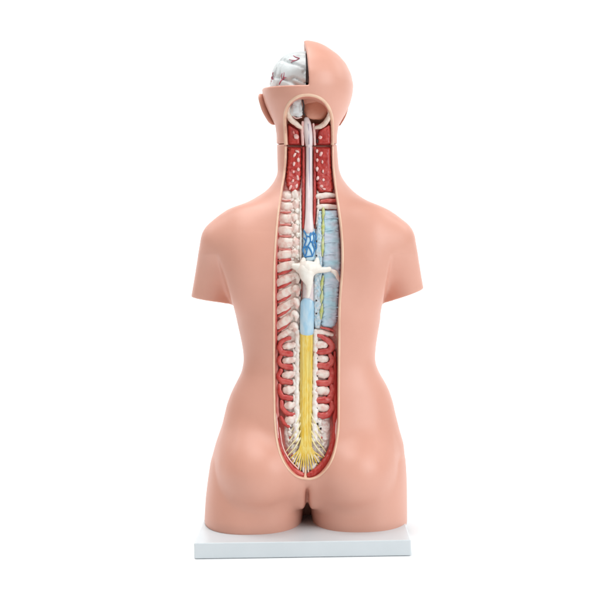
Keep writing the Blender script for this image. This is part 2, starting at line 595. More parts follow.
RIM = [(-0.6, 1.2), (-0.3, -0.1), (0.2, -0.6), (0.8, -0.6), (1.4, -0.1), (1.8, 1.2), (1.95, 4.0)]
WALL = [(1.7, 3.4), (2.1, 6.0), (2.5, 10.0), (3.0, 'floor')]
rim_strip(OUT_T, 't', tor, 300, RIM, M['rim'], 'cut_rim')
rim_strip(OUT_T, 't', tor, 300, WALL, M['wall'], 'cavity_wall')
RIMH = [(-1.0, 1.2), (-0.7, -0.1), (0.1, -0.7), (1.0, -0.7), (1.9, -0.2), (2.4, 1.2), (2.6, 4.0)]
WALLH = [(2.4, 3.2), (2.9, 5.6), (3.5, 9.0), (4.2, 'floor')]
rim_strip(OUT_H, 'h', head, 140, RIMH, M['rim'], 'cut_rim')
rim_strip(OUT_H, 'h', head, 140, WALLH, M['wall'], 'cavity_wall')


# ------------------------------------------------------------------ builders for the anatomy inside
def tube(name, pts, m, parent, flat=1.0, sides=10, step=1.0, wob=0.0, cap=True):
    """pts = (px, py, height, radius); a rounded rod lying on the floor"""
    p = np.array(pts, float)
    L = np.linalg.norm(np.diff(p[:, :2], axis=0), axis=1).sum()
    n = max(4, int(L / step) + 2)
    q = catmull(p, n)
    seed = random.random() * 100
    C = np.array([Pw(a[0], a[1], a[2]) for a in q])
    T = np.gradient(C, axis=0)
    T /= np.maximum(np.linalg.norm(T, axis=1), 1e-9)[:, None]
    verts, faces = [], []
    rings = []
    out = np.array([0, -1.0, 0])
    for i in range(n):
        side = np.cross(T[i], out)
        side /= max(np.linalg.norm(side), 1e-6)
        nrm = np.cross(side, T[i])
        if nrm[1] > 0:
            nrm = -nrm
        rings.append((C[i], side, nrm, max(q[i][3], 0.05) * S, T[i]))
    seq = []
    if cap:
        c, s, nn_, r, t = rings[0]
        for a in (0.94, 0.7, 0.38):
            seq.append((c - t * r * a, s, nn_, r * math.sqrt(1 - a * a)))
    for (c, s, nn_, r, t) in rings:
        seq.append((c, s, nn_, r))
    if cap:
        c, s, nn_, r, t = rings[-1]
        for a in (0.38, 0.7, 0.94):
            seq.append((c + t * r * a, s, nn_, r * math.sqrt(1 - a * a)))
    for k, (c, s, nn_, r) in enumerate(seq):
        for j in range(sides):
            a = 2 * math.pi * j / sides
            w = 1.0
            if wob:
                w += wob * mnoise.noise((c[0] * 190 + math.cos(a) + seed, c[1] * 190 + math.sin(a), c[2] * 190))
            verts.append(tuple(c + s * (r * w * math.cos(a)) + nn_ * (r * flat * w * math.sin(a))))
    for k in range(len(seq) - 1):
        for j in range(sides):
            a, b = k * sides + j, k * sides + (j + 1) % sides
            faces.append((a, b, b + sides, a + sides))
    faces.append(tuple(range(sides))[::-1])
    faces.append(tuple((len(seq) - 1) * sides + j for j in range(sides)))
    return link_mesh(name, verts, faces, m, parent)


def blob(name, px, py, h, rx, ry, rd, m, parent, rot=0.0, wob=0.18, sub=3, freq=1.0, sq=2.0):
    bm = bmesh.new()
    bmesh.ops.create_icosphere(bm, subdivisions=sub, radius=1)
    seed = random.random() * 50
    u0, v0, y0 = P(px, py, h)
    cr, sr = math.cos(rot), math.sin(rot)
    verts = []
    for v in bm.verts:
        x, y, z = v.co
        if sq != 2.0:
            k = (abs(x) ** sq + abs(z) ** sq + abs(y) ** sq) ** (-1 / sq)
            x, y, z = x * k, y * k, z * k
        w = 1 + wob * mnoise.noise((x * 1.6 * freq + seed, y * 1.6 * freq, z * 1.6 * freq)) + 0.5 * wob * mnoise.noise((x * 4 * freq, y * 4 * freq + seed, z * 4 * freq))
        a, b = x * rx * w, z * ry * w
        verts.append(W(u0 + a * cr - b * sr, v0 + a * sr + b * cr, y0 + y * rd * w))
    faces = [tuple(l.vert.index for l in f.loops) for f in bm.faces]
    bm.free()
    faces = [f[::-1] for f in faces]
    return link_mesh(name, verts, faces, m, parent)


def slab(name, rows, m, parent, h=3.0, round_=2.0, nu=16, bump=0.0, bfreq=0.5, step=1.0, crown=0.0, endround=2.0, rough_edge=0.0):
    """rows = (py, left px, right px [, height]); a cushion lying on the floor, with rounded sides that reach down to it"""
    r = np.array([(a[0], a[1], a[2], a[3] if len(a) > 3 else h) for a in rows], float)
    ys = np.arange(r[0, 0], r[-1, 0] + 1e-6, step)
    ys[-1] = r[-1, 0]
    fl_ = np.interp(ys, r[:, 0], r[:, 1]); fr_ = np.interp(ys, r[:, 0], r[:, 2]); fh = np.interp(ys, r[:, 0], r[:, 3])
    if len(ys) > 9:
        k = np.array([1, 2, 3, 2, 1.]) / 9
        sm = lambda a: np.convolve(np.r_[a[0], a[0], a, a[-1], a[-1]], k, 'valid')
        fl_, fr_, fh = sm(fl_), sm(fr_), sm(fh)
    seed = random.random() * 60
    verts, faces = [], []
    n = len(ys)
    for i, y in enumerate(ys):
        e = min(y - ys[0], ys[-1] - y)
        ke = math.sqrt(max(0.0, 1 - (1 - min(e / endround, 1)) ** 2)) if endround > 0 else 1.0
        re = rough_edge * mnoise.noise((seed, y * 0.45, 0)), rough_edge * mnoise.noise((seed + 9, y * 0.45, 0))
        L, R_ = fl_[i] + re[0], fr_[i] + re[1]
        for j in range(nu + 1):
            s = j / nu
            s = 0.5 - 0.5 * math.cos(math.pi * s) if nu > 4 else s
            x = L + (R_ - L) * s
            d = min(x - L, R_ - x)
            kk = math.sqrt(max(0.0, 1 - (1 - min(d / round_, 1)) ** 2))
            hh = fh[i] + crown * (1 - (2 * s - 1) ** 2)
            if bump:
                hh += bump * (mnoise.noise((x * bfreq + seed, y * bfreq, 0)) + 0.5 * mnoise.noise((x * bfreq * 2.3, y * bfreq * 2.3, seed)))
            verts.append(Pw(x, y, -2.0 + (hh + 2.0) * kk * ke))
    for i in range(n - 1):
        for j in range(nu):
            a = i * (nu + 1) + j
            faces.append((a, a + nu + 1, a + nu + 2, a + 1))
    return link_mesh(name, verts, faces, m, parent)


# floor of the cut-out
def inner(o, off):
    pts = catmull(o, 200)
    return pts


_lp = np.array([q for q in OUT_T[:21]])
_rp = np.array([q for q in OUT_T[20:]][::-1])
_fl = lambda y: np.interp(y, _lp[:, 1], _lp[:, 0])
_fr = lambda y: np.interp(y, _rp[:, 1], _rp[:, 0])
slab('cavity_floor', [(y, float(_fl(y)) + 0.5, float(_fr(y)) - 0.5) for y in np.arange(146.5, 479, 3.0)], M['bed'], tor, h=0.0, round_=0.01, nu=24, bump=0.5, endround=0)

# ---- neck muscles of the torso part
mL = slab('neck_muscle', [(146.8, 287.6, 301.6), (160, 287.2, 301.8), (176, 285.8, 301.6), (184, 286, 300.6), (189, 288, 299), (193, 291, 296)], M['muscle'], tor, h=6.5, round_=3.5, bump=0.9, bfreq=.35, endround=2.5, rough_edge=1.2)
mR = slab('neck_muscle', [(146.8, 314.4, 331.2), (160, 314.6, 331.4), (176, 315.6, 332.4), (188, 316.4, 334), (193, 318, 333)], M['muscle'], tor, h=6.5, round_=3.5, bump=0.9, bfreq=.35, endround=2.5, rough_edge=1.0)
for (x, y, rx, ry, a) in [(294.6, 155, 1.1, 2.4, .5), (297.4, 151.4, 2.2, 1.1, .4), (298.4, 160, 1.4, 2.2, 0), (294, 164, 1.3, 2.2, .2), (298.3, 169.5, 1.4, 2.1, 0),
                          (293.6, 172, 1.0, 1.6, .2), (297.8, 178, 1.3, 2.4, -.2), (293, 181, 1.1, 1.8, .3), (296.6, 186.2, 1.2, 2.2, .3), (290.4, 187.6, 1.2, 2.4, .4)]:
    blob('muscle_stump', x, y, 6.9, rx, ry, 1.3, M['pink'], mL, rot=a, wob=.3)
for (x, y, rx, ry, a) in [(317, 151, 1.2, 2, 0), (321, 154, 1.5, 2.6, .4), (317.2, 160, 1.2, 1.9, 0), (322.4, 162, 1.0, 1.7, 0), (317.2, 169, 1.4, 2.3, 0), (323, 171.4, 1, 1.7, 0),
                          (317.6, 178.4, 1.3, 2.1, .2), (323.4, 180, 1.1, 1.7, 0), (321.6, 186.4, 1.6, 1.6, .2), (324, 189, 1.6, 1.2, .2)]:
    blob('muscle_stump', x, y, 6.9, rx, ry, 1.3, M['pink'], mR, rot=a, wob=.3)

# ---- spinal cord with its sheath edges
cord = tube('spinal_cord', [(309.2, 147.4, 4.5, 3.2), (309.2, 170, 4.5, 3.2), (309.2, 195, 4.5, 3.4), (309, 215, 4.6, 3.7), (309, 230, 4.6, 4.8)], M['cord'], tor, flat=.8, sides=16)
tube('cord_groove', [(309.4, 148, 7.1, .55), (309.5, 180, 7.2, .6), (309.2, 212, 7.3, .4)], M['cordline'], cord, flat=.6, sides=6)
tube('sheath_edge', [(303.4, 148, 4, 1.2), (303.6, 180, 4, 1.3), (303.6, 205, 4, 1.3), (303.2, 228, 4, 1.0)], M['muscle'], tor, sides=8, wob=.3)
tube('sheath_edge', [(314.8, 148, 4, 1.3), (314.8, 180, 4, 1.3), (314.8, 205, 4, 1.3), (313.8, 224, 4, .8)], M['muscle'], tor, sides=8, wob=.3)
slab('lamina_strip', [(188, 299.6, 302), (205, 298.8, 302.2), (225, 298.6, 302.4), (256, 298.8, 302.6), (264, 299, 302.6)], M['fatwhite'], tor, h=4.6, round_=2, bump=.9, bfreq=.5, endround=4, rough_edge=.5)
slab('lamina_strip', [(190, 316.4, 319.4), (205, 316.6, 320), (222, 315.6, 318.4), (228, 315.4, 317)], M['fatwhite'], tor, h=4.6, round_=1.6, bump=.7, bfreq=.5, endround=4, rough_edge=.5)
slab('vertebral_bed', [(190, 280, 301), (230, 278, 301), (300, 277.6, 301.6), (336, 281, 299.6), (360, 283, 299.6), (400, 284, 299.6), (430, 286, 299)], M['bone'], tor, h=2.7, round_=1.5, bump=.8, bfreq=.4, endround=3, rough_edge=1.0)
slab('vertebral_bed', [(324, 314.4, 332), (340, 314.4, 328), (360, 314.4, 327), (400, 314.4, 327), (428, 314, 329)], M['bone'], tor, h=2.2, round_=1.5, bump=.8, bfreq=.4, endround=3, rough_edge=1.0)

# ---- plexus window
px_ = slab('venous_plexus', [(228, 303.0, 315.6), (244, 302.4, 317), (262, 302.4, 317)], M['bluemesh'], tor, h=5.5, round_=5, crown=1.2, bump=.25, bfreq=.6, endround=1.5)
for pts in [[(304, 231), (306.5, 236), (306, 241), (304.4, 246), (306.6, 251), (305, 257)], [(306.5, 236), (310, 236.4), (313, 232)], [(310, 236.4), (310.4, 241), (308, 246), (306.6, 251)],
            [(313, 232), (314, 238), (312.6, 243), (314.4, 250), (312.6, 256)], [(310.4, 241), (312.6, 243)], [(308, 246), (311, 251), (312.6, 256)], [(304, 238), (306, 241)],
            [(308, 246), (305, 247)], [(305, 257), (309, 256.4), (312.6, 256)], [(311, 231), (310, 236.4)], [(313, 232), (316, 236), (315.4, 242), (312.6, 243)], [(315.4, 242), (316.6, 248), (314.4, 250)], [(304, 246.6), (303, 251), (304.6, 256)]]:
    tube('vein', [(x, y, 6.9 if 305 < x < 313 else 6.1, .55 + .25 * random.random()) for x, y in pts], M['vein'], px_, sides=6, flat=.7, wob=.3)

# ---- left ribs and vertebral processes
ribs = [  # left end, right end (centre line), half thickness
    ((281.4, 197), (290, 196.4), 3.2), ((280, 207.4), (290.4, 206.6), 4.6), ((279, 219.3), (290.6, 219), 4.9), ((278.2, 231), (290.6, 230.6), 4.7), ((277.6, 243.4), (290.8, 243), 5.5),
    ((277.2, 255.8), (291, 254), 4.4), ((276.8, 269.0), (291, 264.4), 4.8), ((276.8, 283.2), (290.6, 277.0), 4.6), ((276.8, 297.2), (290.2, 289.8), 4.5),
    ((276.8, 311.2), (290, 302.8), 4.5), ((276.8, 326.2), (289.6, 317.2), 4.5), ((277.4, 338.6), (288.6, 330.6), 3.5)]
ribs = [((a[0] + 1.5, a[1] - .3), b, r) for (a, b, r) in ribs]
tube('psoas_strip', [(280.6, 200, 2.2, .9), (278, 225, 2.4, 1.2), (276.4, 255, 2.4, 1.4), (275.9, 290, 2.4, 1.4), (275.9, 335, 2.4, 1.4), (276.2, 352, 2.4, 1.2)], M['band'], tor, sides=8, wob=.2)
for (a, b, r) in ribs:
    r = r * .9
    mx, my = (a[0] + b[0]) / 2, (a[1] + b[1]) / 2
    tube('rib', [(a[0] - .3, a[1], 2.2, r * .86), (mx, my, 3.4, r * 1.04), (b[0] + .6, b[1], 3.2, r * .9)], M['bone'], tor, flat=.42, sides=18, wob=.1)
for (a, b, r) in ribs[:-1]:
    y0 = b[1]
    tube('intercostal_muscle', [(a[0], a[1] + r + .9, 2.6, .9), ((a[0] + b[0]) / 2, (a[1] + b[1]) / 2 + r + 1.1, 3.4, 1.7 if y0 > 246 else 1.2), (b[0], b[1] + r + 1.0, 3.2, .9)],
         M['band'] if y0 > 246 else M['bandpink'], tor, sides=8, flat=.8, wob=.3)
for i, y in enumerate([195.5, 206, 218.2, 230, 242.4, 254]):
    blob('vertebral_process', 295.2 + .4 * math.sin(i * 2.1), y - .6 + .4 * math.cos(i * 3), 2.4, 3.4, 4.7, 3.4, M['bone'], tor, wob=.3, sq=3)
    blob('articular_tubercle', 297.4 + .4 * math.cos(i * 2), y + (5.0 if i < 5 else 2), 3.2, 2.2, 2.6, 2.6, M['vert'], tor, wob=.35)
    blob('articular_tubercle', 292.6, y + 5.0 + .5 * math.sin(i * 5), 2.6, 2.0, 1.7, 2.0, M['sac'], tor, wob=.35)
    blob('nerve_foramen', 298.4, y + 5.6, 4.2, .8, 1.0, 1.2, M['fatwhite'], tor, wob=.4)
for i, (x, y) in enumerate([(296, 275), (296, 288), (295.4, 300.6), (294.6, 313), (294, 325)]):
    tube('vertebral_process', [(x - 3.2, y + 2.8, 3.6, 2.2), (x - .4, y, 5.4, 3.2), (x + 2.0, y + 3.2, 5.0, 2.6), (x + 1.6, y + 7, 4.0, 1.6)], M['bone'], tor, sides=12, wob=.3)
    if i < 2:
        blob('articular_gap', x + 4.4, y + 6.0, 3.4, .7, 2.8, 1.4, M['dark'], tor, rot=.1, wob=.3)
blob('articular_gap', 301.8, 260.8, 6.2, 2.4, .9, 1.2, M['dark'], tor, rot=-.75, wob=.3)

# ---- right side: upper cream bands and the blue panel
tube('rib', [(318.6, 196.6, 4, 3.2), (326, 195.6, 4, 3.2), (334, 195.6, 3, 2.2)], M['bone'], tor, flat=.7, wob=.2)
tube('intercostal_muscle', [(321.6, 201.6, 4, 1.7), (328, 201, 4, 2.3), (335.4, 200.6, 3, 1.7)], M['band'], tor, flat=.7, wob=.25)
tube('rib', [(319, 207, 4, 2.6), (327, 206.6, 4, 2.6), (336, 207, 3, 2.0)], M['bone'], tor, flat=.7, wob=.2)
pan = slab('pleura_panel', [(209.4, 321.6, 337.6), (230, 322, 339.6), (252, 322, 341), (275, 322, 341), (300, 321.6, 338.8), (318, 321, 337.8), (325, 321, 336), (329, 322, 331)], M['panel'], tor, h=5.0, round_=3, bump=1.1, bfreq=.3, endround=5, rough_edge=1.3)
gr = slab('granular_column', [(210, 317.6, 322.4), (230, 316, 323), (256, 314, 323), (285, 312.8, 322.6), (320, 313.2, 322), (329, 314.4, 320)], M['granblue'], tor, h=5.4, round_=2, bump=1.3, bfreq=.55, endround=2)
for y in (228, 241.2, 255.6, 300.6, 313.6):
    blob('nerve_foramen', 316.4, y, 6.0, .75, .8, .9, M['dark'], gr, wob=.3)
for (v0_, v1_) in ((207, 219), (220, 236), (237, 256), (276, 290), (291, 303), (304, 319)):
    tube('sympathetic_trunk', [(323.2 - .9 * (v0_ > 280), v0_, 5.2, .7), (323.4 - .02 * (v0_ - 207), (v0_ + v1_) / 2, 5.9, 1.5), (323.0 - .02 * (v0_ - 207), v1_, 5.2, .6)], M['ygreen'], tor, sides=8, flat=.7, wob=.5)
for y in (219, 231, 243, 255, 287, 298, 308, 317):
    tube('intercostal_nerve', [(324.6, y, 5.2, .5), (331, y - 1.2, 5.5, .6), (338, y - .6, 4.6, .5)], M['panel'], pan, sides=6)

# ---- below the lifted vertebra: sheath in blue, then the yellow bundle
slab('cut_lamina', [(280, 302.4, 315.4), (292, 302, 315.6), (303.6, 301.6, 315.4)], M['cord'], tor, h=5.5, round_=5, crown=1, bump=.8, bfreq=.4, endround=1.5)
tube('dural_sac', [(307.2, 304, 4.6, 6.6), (307, 316, 4.6, 6.8), (306.8, 331, 4.6, 6.8)], M['blue'], tor, flat=.62, sides=18)
eq = tube('cauda_equina', [(306.6, 331.5, 4.3, 6.3), (306.4, 350, 4.3, 6.3), (306.2, 380, 4.3, 6.2), (306, 410, 4.3, 6.0), (305.8, 428, 4.2, 5.8), (305.8, 442, 4, 5.2), (305.8, 452, 3.6, 3.4)], M['yellow'], tor, flat=.62, sides=20)
for k, x in enumerate((302.6, 304.6, 306.8, 308.8, 310.6)):
    j = lambda: random.uniform(-.4, .4)
    tube('nerve_strand', [(x, 334 + 3 * j(), 7.2, .5), (x + j(), 360, 7.5, .75), (x + j(), 395, 7.5, .75), (x + j(), 425, 7.3, .75), (305.8 + (x - 305.8) * 1.15, 446, 6.6, .6)], M['yellow'], eq, sides=6)

# ---- pale strips along the bundle
for sgn, xs in ((-1, (297.6, 297.4, 297.2, 297.0, 296.4)), (1, (315.4, 315.4, 315.2, 315.0, 314.8))):
    tube('epidural_strip', [(xs[0], 331, 4.2, 2.3), (xs[1], 350, 4.2, 2.5), (xs[2], 380, 4.2, 2.7), (xs[3], 410, 4.2, 2.9), (xs[4], 440, 4.0, 3.2)], M['fatwhite'], tor, sides=12, wob=.45)
for y in (358.4, 375.4, 391.4, 408, 424, 434):
    blob('nerve_foramen', 317.4, y, 5.6, .85, 1.25, 1.0, M['dark'], tor, wob=.3)
for y in (353, 368, 384, 399, 417):
    tube('facet_ridge', [(293.6, y - 4, 4, 1.2), (294.8, y, 5.2, 1.7), (293.8, y + 4.6, 4, 1.2)], M['fatwhite'], tor, sides=8, wob=.5)
    blob('nerve_foramen', 295.9, y + 6.6, 5.4, .55, 1.0, .8, M['bandpink'], tor, wob=.3)

# ---- left lumbar: transverse processes and red loops
for (x, y, rx, ry) in [(286.6, 346, 4.2, 4.4), (286.8, 360.4, 4.2, 4.6), (286.6, 375, 4.2, 5.0), (287.6, 390, 4.0, 5.2), (288.8, 405.6, 4.2, 5.0), (289.6, 420, 4.0, 5.0)]:
    tube('transverse_process', [(x - 1.4, y + .4, 3.6, ry * .72), (x + 1, y, 4.0, ry * .86), (x + 4.4, y - .6, 4.2, ry * .7), (x + 7.6, y - 1.6, 4.0, ry * .62)], M['bone'], tor, sides=14, wob=.3, flat=.85)
for pts in [[(289.6, 338, 1.4), (283, 340.6, 1.8), (279.6, 346, 1.9), (282, 352, 2.2), (291, 353.8, 2.2)],
            [(281.6, 355, 1.5), (278.8, 360, 1.8), (281.4, 365.4, 2.1), (286, 366.4, 2.2), (292, 367.4, 2.1)],
            [(281, 370.4, 1.5), (278.4, 376, 1.8), (281.4, 380.6, 2.0), (286, 381.8, 2.1), (291.4, 382.4, 2.0)],
            [(279.6, 385, 1.4), (279.6, 391, 1.8), (282.6, 396.6, 2.0), (287, 397.8, 2.2), (291.4, 398.2, 2.0)],
            [(281.6, 401.4, 1.2), (282.2, 407.6, 1.6), (286.4, 413, 1.8), (291, 414.6, 1.8), (295.6, 414.6, 1.4)],
            [(281, 417, 1.0), (284.4, 423, 1.3), (288.6, 427, 1.3)]]:
    tube('lumbar_muscle', [(x, y, 4.4, r * random.uniform(1.12, 1.4)) for x, y, r in pts], M['band'], tor, sides=12, flat=.8, wob=.3)
tube('psoas_strip', [(276.8, 350, 2.4, 1.6), (276.8, 375, 2.4, 1.9), (277, 400, 2.4, 2.2), (277.4, 416, 2.4, 2.0)], M['bandpink'], tor, sides=10, wob=.2)

# ---- right lumbar
tube('rib', [(317.4, 331.6, 4, 2.6), (324, 332.4, 4, 2.4), (332, 334.4, 3, 2.0)], M['bone'], tor, flat=.8, wob=.2)
tube('intercostal_muscle', [(321, 327.6, 4, .9), (328, 328.8, 4.4, 1.2), (333.4, 330.6, 3.6, 1.0)], M['band'], tor, wob=.2)
for (x, y, rx, ry) in [(321.6, 344.6, 5.0, 4.6), (322.6, 358.8, 5.4, 4.4), (323, 374, 5.6, 5.2), (323, 391, 5.8, 5.4), (323, 408, 5.6, 4.8)]:
    tube('transverse_process', [(x - 5.6, y - .4, 3.8, ry * .7), (x - 1.5, y - .2, 4.0, ry * .86), (x + 2.6, y, 4.0, ry * .82)], M['bone'], tor, sides=14, wob=.25, flat=.85)
for pts in [[(318.6, 335, 1.5), (325.6, 338.8, 2.1), (331.6, 344.6, 2.4), (329.6, 350, 2.4), (322.4, 351.6, 2.2), (315.6, 351.6, 1.7)],
            [(330, 354.6, 1.6), (332, 360, 2.4), (328.4, 365.4, 2.6), (323, 365.8, 2.6), (318.4, 365.4, 2.2)],
            [(331, 369, 1.7), (332, 376, 2.4), (329, 382.4, 2.6), (323, 383.2, 2.6), (317.6, 383, 2.2)],
            [(331.4, 386, 1.7), (332.2, 393, 2.4), (329, 399.4, 2.6), (323, 400.2, 2.6), (317.2, 400, 2.2)],
            [(331.4, 403, 1.7), (331.8, 409, 2.3), (328, 414.4, 2.3), (322.6, 416, 2.2), (317.8, 414.6, 1.8)]]:
    tube('lumbar_muscle', [(x, y, 4.8, r * random.uniform(1.15, 1.42)) for x, y, r in pts], M['band'], tor, sides=12, flat=.8, wob=.3)
tube('psoas_strip', [(334.6, 352, 2.6, 1.6), (334.6, 372, 3, 2.4), (334.8, 400, 3, 2.6), (335.0, 422, 3, 2.4)], M['muscle'], tor, sides=12, wob=.12)

# ---- sacral end
sa = slab('sacrum', [(412, 285, 329.4), (422, 284, 330.6), (436, 283.4, 330.6), (448, 285.8, 328.6), (458, 289.4, 324.6), (466, 294.4, 319.6), (472, 300.4, 312.6)], M['sac'], tor, h=2.6, round_=5, nu=40, bump=1.6, bfreq=.34, step=.8, crown=.8, endround=3)
for s in (-1, 1):
    for i, (dx, y) in enumerate([(12.4, 428), (13.2, 437), (13.2, 446), (11.4, 455), (8.6, 462.6)]):
        x = 305.8 + s * dx
        blob('nerve_foramen', x + s * 2.6, y + .6, 4.0, .9, 1.1, .9, M['dark'] if (i + s) % 2 else M['band'], sa, wob=.4)
_r2 = random.Random(5)
_n = 0
while _n < 34:
    _x, _y = _r2.uniform(287, 326), _r2.uniform(417, 468)
    _hw = np.interp(_y, [416, 436, 448, 458, 466, 470], [18.5, 18, 17, 14, 9.6, 6])
    if not (7.5 < abs(_x - 305.8) < _hw):
        continue
    _s = _r2.uniform(1.1, 2.4)
    blob('sacral_tubercle', _x, _y, 3.0, _s, _s * _r2.uniform(1, 1.9), 1.9, M['fatwhite'], sa, rot=_r2.uniform(-.7, .7), wob=.45)
    _n += 1
for i, (x1, y1) in enumerate([(288.6, 460), (291, 465), (294, 468.4), (297, 470.6), (300, 472.4), (303, 473.4), (306, 474), (309, 473.4), (312.4, 471.6), (315.6, 469.4), (318.6, 466.4), (321, 463), (323, 458)]):
    x0 = 305.8 + (x1 - 306) * .2
    ym = 440 + 4 * abs(x1 - 306) / 20
    tube('nerve_root', [(x0, 434 + random.uniform(-2, 3), 6.4, .9), (305.8 + (x1 - 306) * .36, 449, 6.0, .85), (305.8 + (x1 - 306) * .74, y1 * .55 + 451 * .45, 5.0, .7), (x1, y1, 3.6, .45)], M['yellow'], eq, sides=7)
    if i % 2:
        tube('nerve_root', [(305.8 + (x1 - 306) * .3, 447, 5.6, .8), (305.8 + (x1 - 306) * .62, 456, 5.2, .9), (305.8 + (x1 - 306) * .86, y1 - 1, 4.0, .7)], M['fatwhite'], eq, sides=7, wob=.3)
for sg in (-1, 1):
    for (v0, dx, dv) in ((414, 9, 17), (423, 12, 19), (431, 15, 21), (438, 16, 22)):
        x0 = 305.8 + sg * 5.2
        tube('nerve_root', [(x0, v0, 5.6, .9), (x0 + sg * dx * .34, v0 + dv * .42, 6.6, .75), (x0 + sg * dx * .72, v0 + dv * .74, 5.6, .6), (x0 + sg * dx, v0 + dv, 4.2, .4)], M['yellowpale'], eq, sides=7, wob=.25)
tube('coccygeal_ligament', [(305.6, 466, 4, .9), (305.4, 474, 4, 1.4), (305.2, 478.4, 8, 2.0)], M['rim'], tor, sides=8)
tube('gluteal_muscle', [(276.6, 418, 2.4, 1.5), (278.0, 434, 3.4, 2.3), (280.4, 446, 3.8, 2.7), (284.4, 457, 4.2, 2.9), (290.2, 466.4, 4.6, 3.0), (296.4, 472, 5, 3.0), (301.8, 474.6, 5, 2.4)], M['band'], tor, sides=14, wob=.1)
tube('gluteal_muscle', [(335.4, 420, 2.4, 1.9), (334.4, 436, 3.6, 2.7), (332, 447, 4, 3.1), (328, 457, 4.4, 3.4), (322.4, 465.6, 4.8, 3.6), (315.4, 472.2, 5.2, 3.6), (309.4, 475, 5.2, 2.8)], M['muscle'], tor, sides=14, wob=.1)
tube('tendon_strip', [(276.0, 412, 3.6, .8), (276.8, 425, 4.6, 1.1), (278.2, 438, 5.4, .8)], M['pink'], tor, sides=8, wob=.2)
tube('tendon_strip', [(279.6, 428, 4.8, .6), (282.6, 446, 6.2, .7), (289, 459, 6.6, .7), (297.6, 468.4, 7, .6)], M['pink'], tor, sides=8, wob=.2)
tube('tendon_strip', [(336.4, 416, 3.8, .8), (336.2, 428, 5, 1.1), (335.2, 440, 5.6, .8)], M['pink'], tor, sides=8, wob=.2)

# ------------------------------------------------------------------ the loose vertebra
ver = thing('vertebra', 'ivory white vertebra with winged processes lying across the spinal cord', 'vertebra', Pw(307, 274, 8))
tube('vertebral_arch', [(300.4, 268, 8.6, 5.6), (303, 268.6, 9.8, 7.2), (307.6, 269.4, 11.4, 8.8), (313, 268.6, 10, 7.0), (316.8, 268.4, 9, 5.0)], M['vert'], ver, flat=.62, sides=18, wob=.04)
tube('transverse_process', [(301, 268, 9, 4.6), (296.6, 266.8, 9, 3.6), (293.6, 266, 8.8, 2.8)], M['vert'], ver, flat=.8, sides=14, wob=.04)
tube('transverse_process', [(314.4, 269.6, 8.8, 3.8), (321, 270, 8.6, 2.9), (326, 269.8, 8.6, 2.6), (329.2, 269.2, 8.6, 2.4)], M['vert'], ver, flat=.85, sides=14, wob=.04)
tube('articular_process', [(305, 267, 8.8, 5.0), (303.4, 262.6, 8.6, 3.6), (303.6, 259.6, 8.4, 2.2)], M['vert'], ver, flat=.8, sides=12, wob=.04)
tube('articular_process', [(313.4, 267.8, 8.8, 4.6), (316.6, 263, 8.6, 3.2), (317.2, 259.4, 8.4, 2.0)], M['vert'], ver, flat=.8, sides=12, wob=.04)
tube('spinous_process', [(306.6, 271, 11, 8.4), (307.4, 277, 12.4, 6.6), (308.8, 283, 13.4, 4.0), (309, 289.6, 14, 2.3), (308, 296.4, 14, 1.4)], M['vert'], ver, flat=.75, sides=16, wob=.06)
tube('rib_stump', [(331.6, 270.6, 6.4, 1.6), (335, 272.4, 6.2, 2.2), (337.4, 276.6, 5.4, 2.0), (338.6, 281, 4.0, 1.3)], M['bone'], tor, flat=.8, wob=.2)

# ------------------------------------------------------------------ inside the back of the head
hm = slab('cavity_floor', [(124, 287, 330), (134, 286.6, 331), (145.2, 286.6, 331)], M['muscle'], head, h=.5, round_=.01, nu=16, endround=0)
# hollow behind the opening: back wall and the two sides of the hind skull
slab('fossa_wall', [(94.5, 300, 316, -9), (98, 293, 323, -9), (104, 287, 329, -9), (114, 285, 332, -9), (128, 286, 332, -9)], M['fossa'], head, h=-9, round_=.01, nu=20, endround=0)
blob('fossa_lobe', 316.6, 107.6, -8.6, 13.5, 12.5, 4, M['fossa'], head, wob=.12, freq=.7)
cb = blob('cerebellum', 295.6, 107.6, -1.5, 7.0, 8.8, 7.0, M['brain'], head, rot=.12, wob=.24, sub=4)
blob('cerebellum_lobule', 299.2, 112.4, 0.5, 3.8, 4.6, 4.0, M['brain'], cb, wob=.25)
blob('cerebellum_lobule', 296.4, 102.0, 1.0, 4.6, 4.4, 4.0, M['brain'], cb, wob=.25)
for pts in [[(289.4, 106), (290.4, 111.6), (293.4, 115.4), (299, 117)], [(302.6, 100.6), (303.8, 106), (303, 112), (304.6, 115)]]:
    tube('dark_cleft', [(x, y, .4, .9) for x, y in pts], M['dark'], head, sides=8, wob=.4)
tube('dura_fold', [(291, 114.6, 3.0, .7), (296, 118, 3.4, .8), (301.6, 117.2, 3, .6)], M['pink'], head, sides=8)
tube('skull_bone', [(288.8, 104.8, 4, 1.6), (288.0, 112, 5, 2.2), (290.2, 118.6, 6, 2.7), (295, 123, 6.4, 2.6), (301, 127.6, 6, 2.0)], M['marrow'], head, sides=12, wob=.15)
tube('skull_bone', [(326.8, 102.8, 4, 1.2), (329.2, 109, 5, 1.6), (329.0, 116, 6, 2.2), (325.4, 122.6, 6.4, 2.7), (320.4, 126.4, 6.2, 2.4), (315.6, 127.6, 5.6, 1.7)], M['marrow'], head, sides=12, wob=.15)
md = tube('brain_stem', [(306.6, 119.5, 0.5, 2.8), (307.0, 123.5, 2.6, 4.0), (307.8, 130, 4.0, 4.4), (308.6, 138, 4.4, 4.2), (309, 144.4, 4.5, 3.7)], M['cord'], head, flat=.8, sides=16)
tube('cord_groove', [(308.6, 124, 6.8, .5), (309.2, 144, 8.0, .5)], M['cordline'], md, sides=6, flat=.6)
tube('sheath_edge', [(302.6, 122, 4, 1.2), (302.2, 132, 5, 1.6), (302.8, 144.4, 5, 1.4)], M['pink'], head, sides=8, wob=.2)
